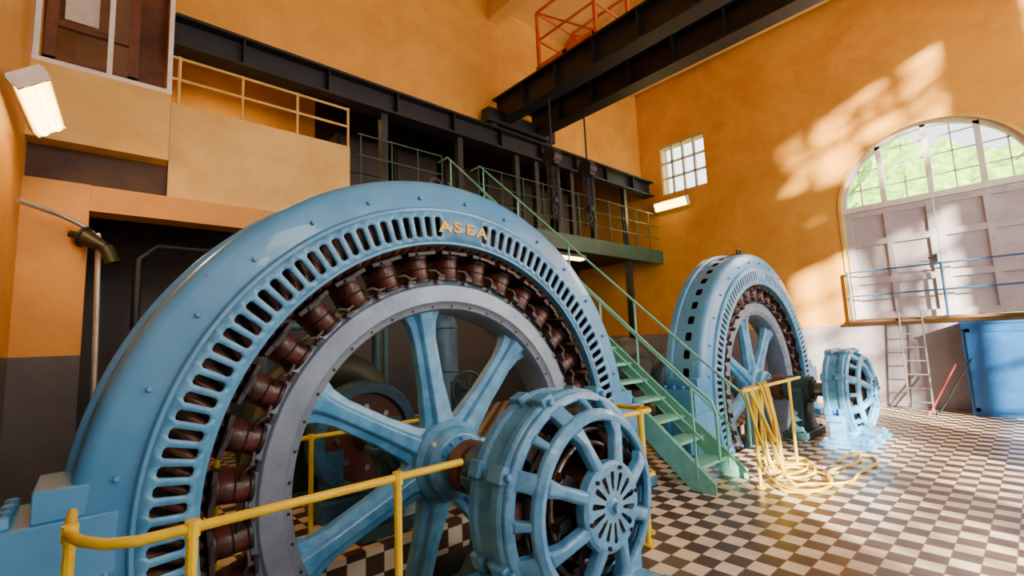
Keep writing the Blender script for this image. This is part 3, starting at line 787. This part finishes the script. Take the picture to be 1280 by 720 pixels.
# ---------------------------------------------------------------- lamps
def lamp(loc, L, rotz, label, tilt=0, n=2, power=20, rod=.12):
    o = empty('fluorescent_lamp', loc, label, 'lamp', 'fluorescent lamps'); o.rotation_euler = (tilt, 0, rotz)
    bm = NB(); box(bm, -L/2, L/2, -.12, .12, .03, .08); box(bm, -L/2, -L/2+.03, -.12, .12, -.05, .03); box(bm, L/2-.03, L/2, -.12, .12, -.05, .03)
    box(bm, -L/2, L/2, -.13, -.12, -.01, .06); box(bm, -L/2, L/2, .12, .13, -.01, .06)
    box(bm, -L*.3, -L*.3+.03, -.015, .015, .08, rod); box(bm, L*.3-.03, L*.3, -.015, .015, .08, rod)
    finish(bm, 'housing', WHITE, o, smooth=0)
    for k in range(n):
        y = (-.055, .055)[k]; bm = NB(); cyl(bm, (-L/2+.03, y, -.02), (L/2-.03, y, -.02), .04, 12); finish(bm, 'tube', LAMPW, o)
    ld = bpy.data.lights.new('lamp_light', 'AREA'); ld.shape = 'RECTANGLE'; ld.size = L; ld.size_y = .2; ld.energy = power; ld.color = (1, .68, .22)
    lo = bpy.data.objects.new('lamp_light', ld); C.objects.link(lo); lo.parent = o; lo.location = (0, 0, -.09)
    return o
lamp((-.45, 5.75, 3.88), 1.1, math.radians(87), 'glowing yellow fluorescent fixture bracketed beside the orange pier', tilt=math.radians(-38), power=30)
lamp((DX-.16, 6.45, 5.22), 1.0, math.radians(90), 'glowing yellow fluorescent fixture on the orange wall', tilt=math.radians(70), power=25)
lamp((9.1, 7.9, 3.72), 1.1, 0, 'glowing yellow fluorescent fixture under the gallery', power=10)
lamp((1.6, 8.7, 6.6), 1.2, 0, 'glowing fluorescent fixture hung over the gallery', power=50, rod=2.6)

# ---------------------------------------------------------------- door-wall things
pr = empty('blue_barrier', (DX-.1, DC, 1.75), 'thin blue pipe barrier in front of the arched door', 'railing')
for z in (.5, 1.0):
    bm = NB(); tube(bm, [(0, DR, z), (0, -DR-.9, z)], .018, 8); finish(bm, 'rail', RAILBLUE, pr)
for y in (DR, 0, -DR):
    bm = NB(); cyl(bm, (0, y, 0), (0, y, 1.03), .024, 10); cyl(bm, (0, y, 0), (0, y, .02), .05, 12); finish(bm, 'post', RAILBLUE, pr)
la = empty('ladder', (DX-.24, 1.66, 0), 'light grey aluminium ladder leaning against the ledge below the door', 'ladder')
for s in (-1, 1):
    bm = NB(); tube(bm, [(-.08, s*.17, 0), (.04, s*.17, 1.85)], .016, 6); finish(bm, 'stile', ALU, la)
for k in range(7):
    bm = NB(); t = (k+.6)/7.2; cyl(bm, (-.08+.12*t, -.17, 1.85*t), (-.08+.12*t, .17, 1.85*t), .011, 8); finish(bm, 'rung', ALU, la)
ca = empty('blue_cabinet', (DX-.28, -.1, 0), 'bright blue panelled cabinet standing below the door ledge', 'cabinet')
bm = NB(); box(bm, -.25, .25, -1.5, 1.05, 0, 1.58); box(bm, -.27, .25, -1.52, 1.07, 1.58, 1.62)
finish(bm, 'body', CABBLUE, ca, smooth=0)
for k in range(3):
    y1 = 1.0-k*.83; y0 = y1-.79
    bm = NB(); box(bm, -.265, -.25, y0, y1, .08, 1.5)
    for ya, yb, za, zb in ((y0, y0+.06, .08, 1.5), (y1-.06, y1, .08, 1.5), (y0, y1, .08, .14), (y0, y1, 1.44, 1.5)):
        box(bm, -.28, -.265, ya, yb, za, zb)
    finish(bm, 'door', CABBLUE, ca, smooth=0)
for i, (y, m, lb) in enumerate(((1.28, mat('red_stick_paint', (.35, .03, .02), .5), 'thin red pole leaning against the blue cabinet'), (1.16, DARK, 'thin dark pole leaning against the blue cabinet'))):
    bm = NB(); tube(bm, [(0, 0, .0), (.18, -.42-.1*i, .88+.1*i)], .016, 8); cyl(bm, (-.02, .0, 0), (.0, .0, .04), .03, 8)
    tag(finish(bm, 'pole', m, loc=(DX-.74-.05*i, y+.22, 0)), lb, 'pole')
def smoothpath(P, n=10):
    P = [Vector(p) for p in P]; out = []
    for i in range(len(P)-1):
        a = P[max(i-1, 0)]; b = P[i]; c = P[i+1]; d = P[min(i+2, len(P)-1)]
        for k in range(n):
            t = k/n; out.append(.5*((2*b)+(c-a)*t+(2*a-5*b+4*c-d)*t*t+(3*b-a-3*c+d)*t**3))
    out.append(P[-1]); return out
HP = [
 [(5.10, 2.13, 1.03), (5.05, 2.02, .6), (5.12, 1.92, .22), (5.4, 1.95, .3), (5.42, 2.10, 1.035), (5.5, 2.2, .6), (5.55, 2.2, .12), (5.3, 1.85, .02), (5.6, 1.6, .02), (6.2, 1.75, .02), (6.8, 1.62, .02), (7.3, 1.70, .02)],
 [(5.18, 2.13, 1.03), (5.16, 2.0, .75), (5.26, 1.93, .48), (5.45, 2.0, .7), (5.5, 2.10, 1.035), (5.62, 2.2, .5), (5.85, 2.25, .03), (6.15, 2.1, .02), (6.0, 1.7, .02), (5.5, 1.62, .02), (5.2, 1.85, .02), (5.5, 2.05, .04), (6.1, 1.95, .03), (6.6, 2.1, .02), (6.4, 2.35, .02), (6.0, 2.3, .02)],
 [(5.27, 2.13, 1.03), (5.22, 2.0, .65), (5.28, 1.85, .12), (5.5, 1.72, .05), (5.9, 1.5, .02), (6.35, 1.5, .02), (6.9, 1.45, .02), (7.2, 1.55, .02), (7.15, 1.75, .02), (6.7, 1.80, .02)],
 [(5.34, 2.12, 1.035), (5.32, 2.02, .55), (5.40, 1.95, .15), (5.55, 2.0, .5), (5.62, 2.11, 1.035), (5.70, 2.2, .7), (5.78, 2.2, .15), (5.6, 1.95, .05), (5.9, 1.82, .05), (6.25, 1.95, .05), (6.05, 2.2, .05)],
]
for P in HP:
    bm = NB()
    tube(bm, smoothpath([(x-P[0][0], y-P[0][1], z) for x, y, z in P], 12), .015, 7)
    tag(finish(bm, 'hose', ROPE, loc=(P[0][0], P[0][1], 0), smooth=60, merge=0), 'loose yellow hose looped over the railing and across the floor', 'hose', 'yellow hoses')
bm = NB(); tube(bm, smoothpath([(-.62, 6.6, 3.2), (-.3, 6.9, 3.15), (-.05, 7.0, 3.0), (0, 7.0, 2.7), (0.05, 7.0, 0)], 8), .028, 10)
tag(finish(bm, 'conduit', ALU, smooth=50), 'silver metal conduit running down beside the dark opening', 'pipe')
bm = NB(); cyl(bm, (0, 0, 0), (.18, -.12, -.12), .10, 20, r2=.05); cyl(bm, (0, 0, 0), (-.02, .01, .01), .12, 20); cyl(bm, (.18, -.12, -.12), (.25, -.16, -.3), .07, 16); cyl(bm, (0, .0, 0), (-.12, .08, .04), .04, 10)
tag(finish(bm, 'alarm_horn', BLACK, loc=(-.12, 6.95, 2.95)), 'black alarm horn fixed on the orange pier', 'horn')
bm = NB(); tube(bm, [(0, 0, 0), (0, 0, 2.9), (.2, 0, 3.1), (2.6, 0, 3.1)], .05, 12)
tag(finish(bm, 'pipe_run', DARK, loc=(.4, 7.9, 0), smooth=50), 'dark pipe rising under the gallery', 'pipe')
bm = NB(); tube(bm, [(0, 0, 0), (0, 0, 1.8), (-.15, 0, 1.95), (-1.5, 0, 1.95), (-1.6, 0, 1.8), (-1.6, 0, 0)], .07, 14)
tag(finish(bm, 'pipe_run', GREENBLUE, loc=(3.3, 6.9, 0), smooth=50), 'grey-green pipe loop standing behind the turbine', 'pipe')

# ---------------------------------------------------------------- light
w = bpy.data.worlds.new('w'); bpy.context.scene.world = w; w.use_nodes = True
bg = w.node_tree.nodes['Background']; bg.inputs[0].default_value = (.88, .93, 1, 1); bg.inputs[1].default_value = 4.0
sd = bpy.data.lights.new('sun', 'SUN'); sd.energy = 62; sd.angle = .03; sd.color = (1, .87, .66)
so = bpy.data.objects.new('sun', sd); C.objects.link(so)
so.rotation_euler = Vector((.8, 1.0, -.37)).to_track_quat('-Z', 'Y').to_euler()
def area(loc, d, sx, sy, e, col, name='window_daylight'):
    ld = bpy.data.lights.new(name, 'AREA'); ld.shape = 'RECTANGLE'; ld.size = sx; ld.size_y = sy; ld.energy = e; ld.color = col
    lo = bpy.data.objects.new(name, ld); C.objects.link(lo); lo.location = loc
    lo.rotation_euler = Vector(d).to_track_quat('-Z', 'Z').to_euler()
area((1.2, -3.9, 4.8), (0, 1, -.15), 1.6, 4.6, 340, (1, .97, .93))  # fill lamp added to light the front generator; wall here is closed
area((4.2, -3.9, 5.6), (0, 1, -.15), 1.6, 4.6, 120, (1, .95, .88))  # second added fill lamp, also in front of closed wall
for x in (6.9, 10.0): area((x, -3.95, 4.6), (0, 1, -.1), 2.0, 6.5, 240, (1, .93, .82))
area((DX-.02, DC, 4.75), (-1, 0, -.25), 2.4, 1.0, 100, (1, .95, .86))
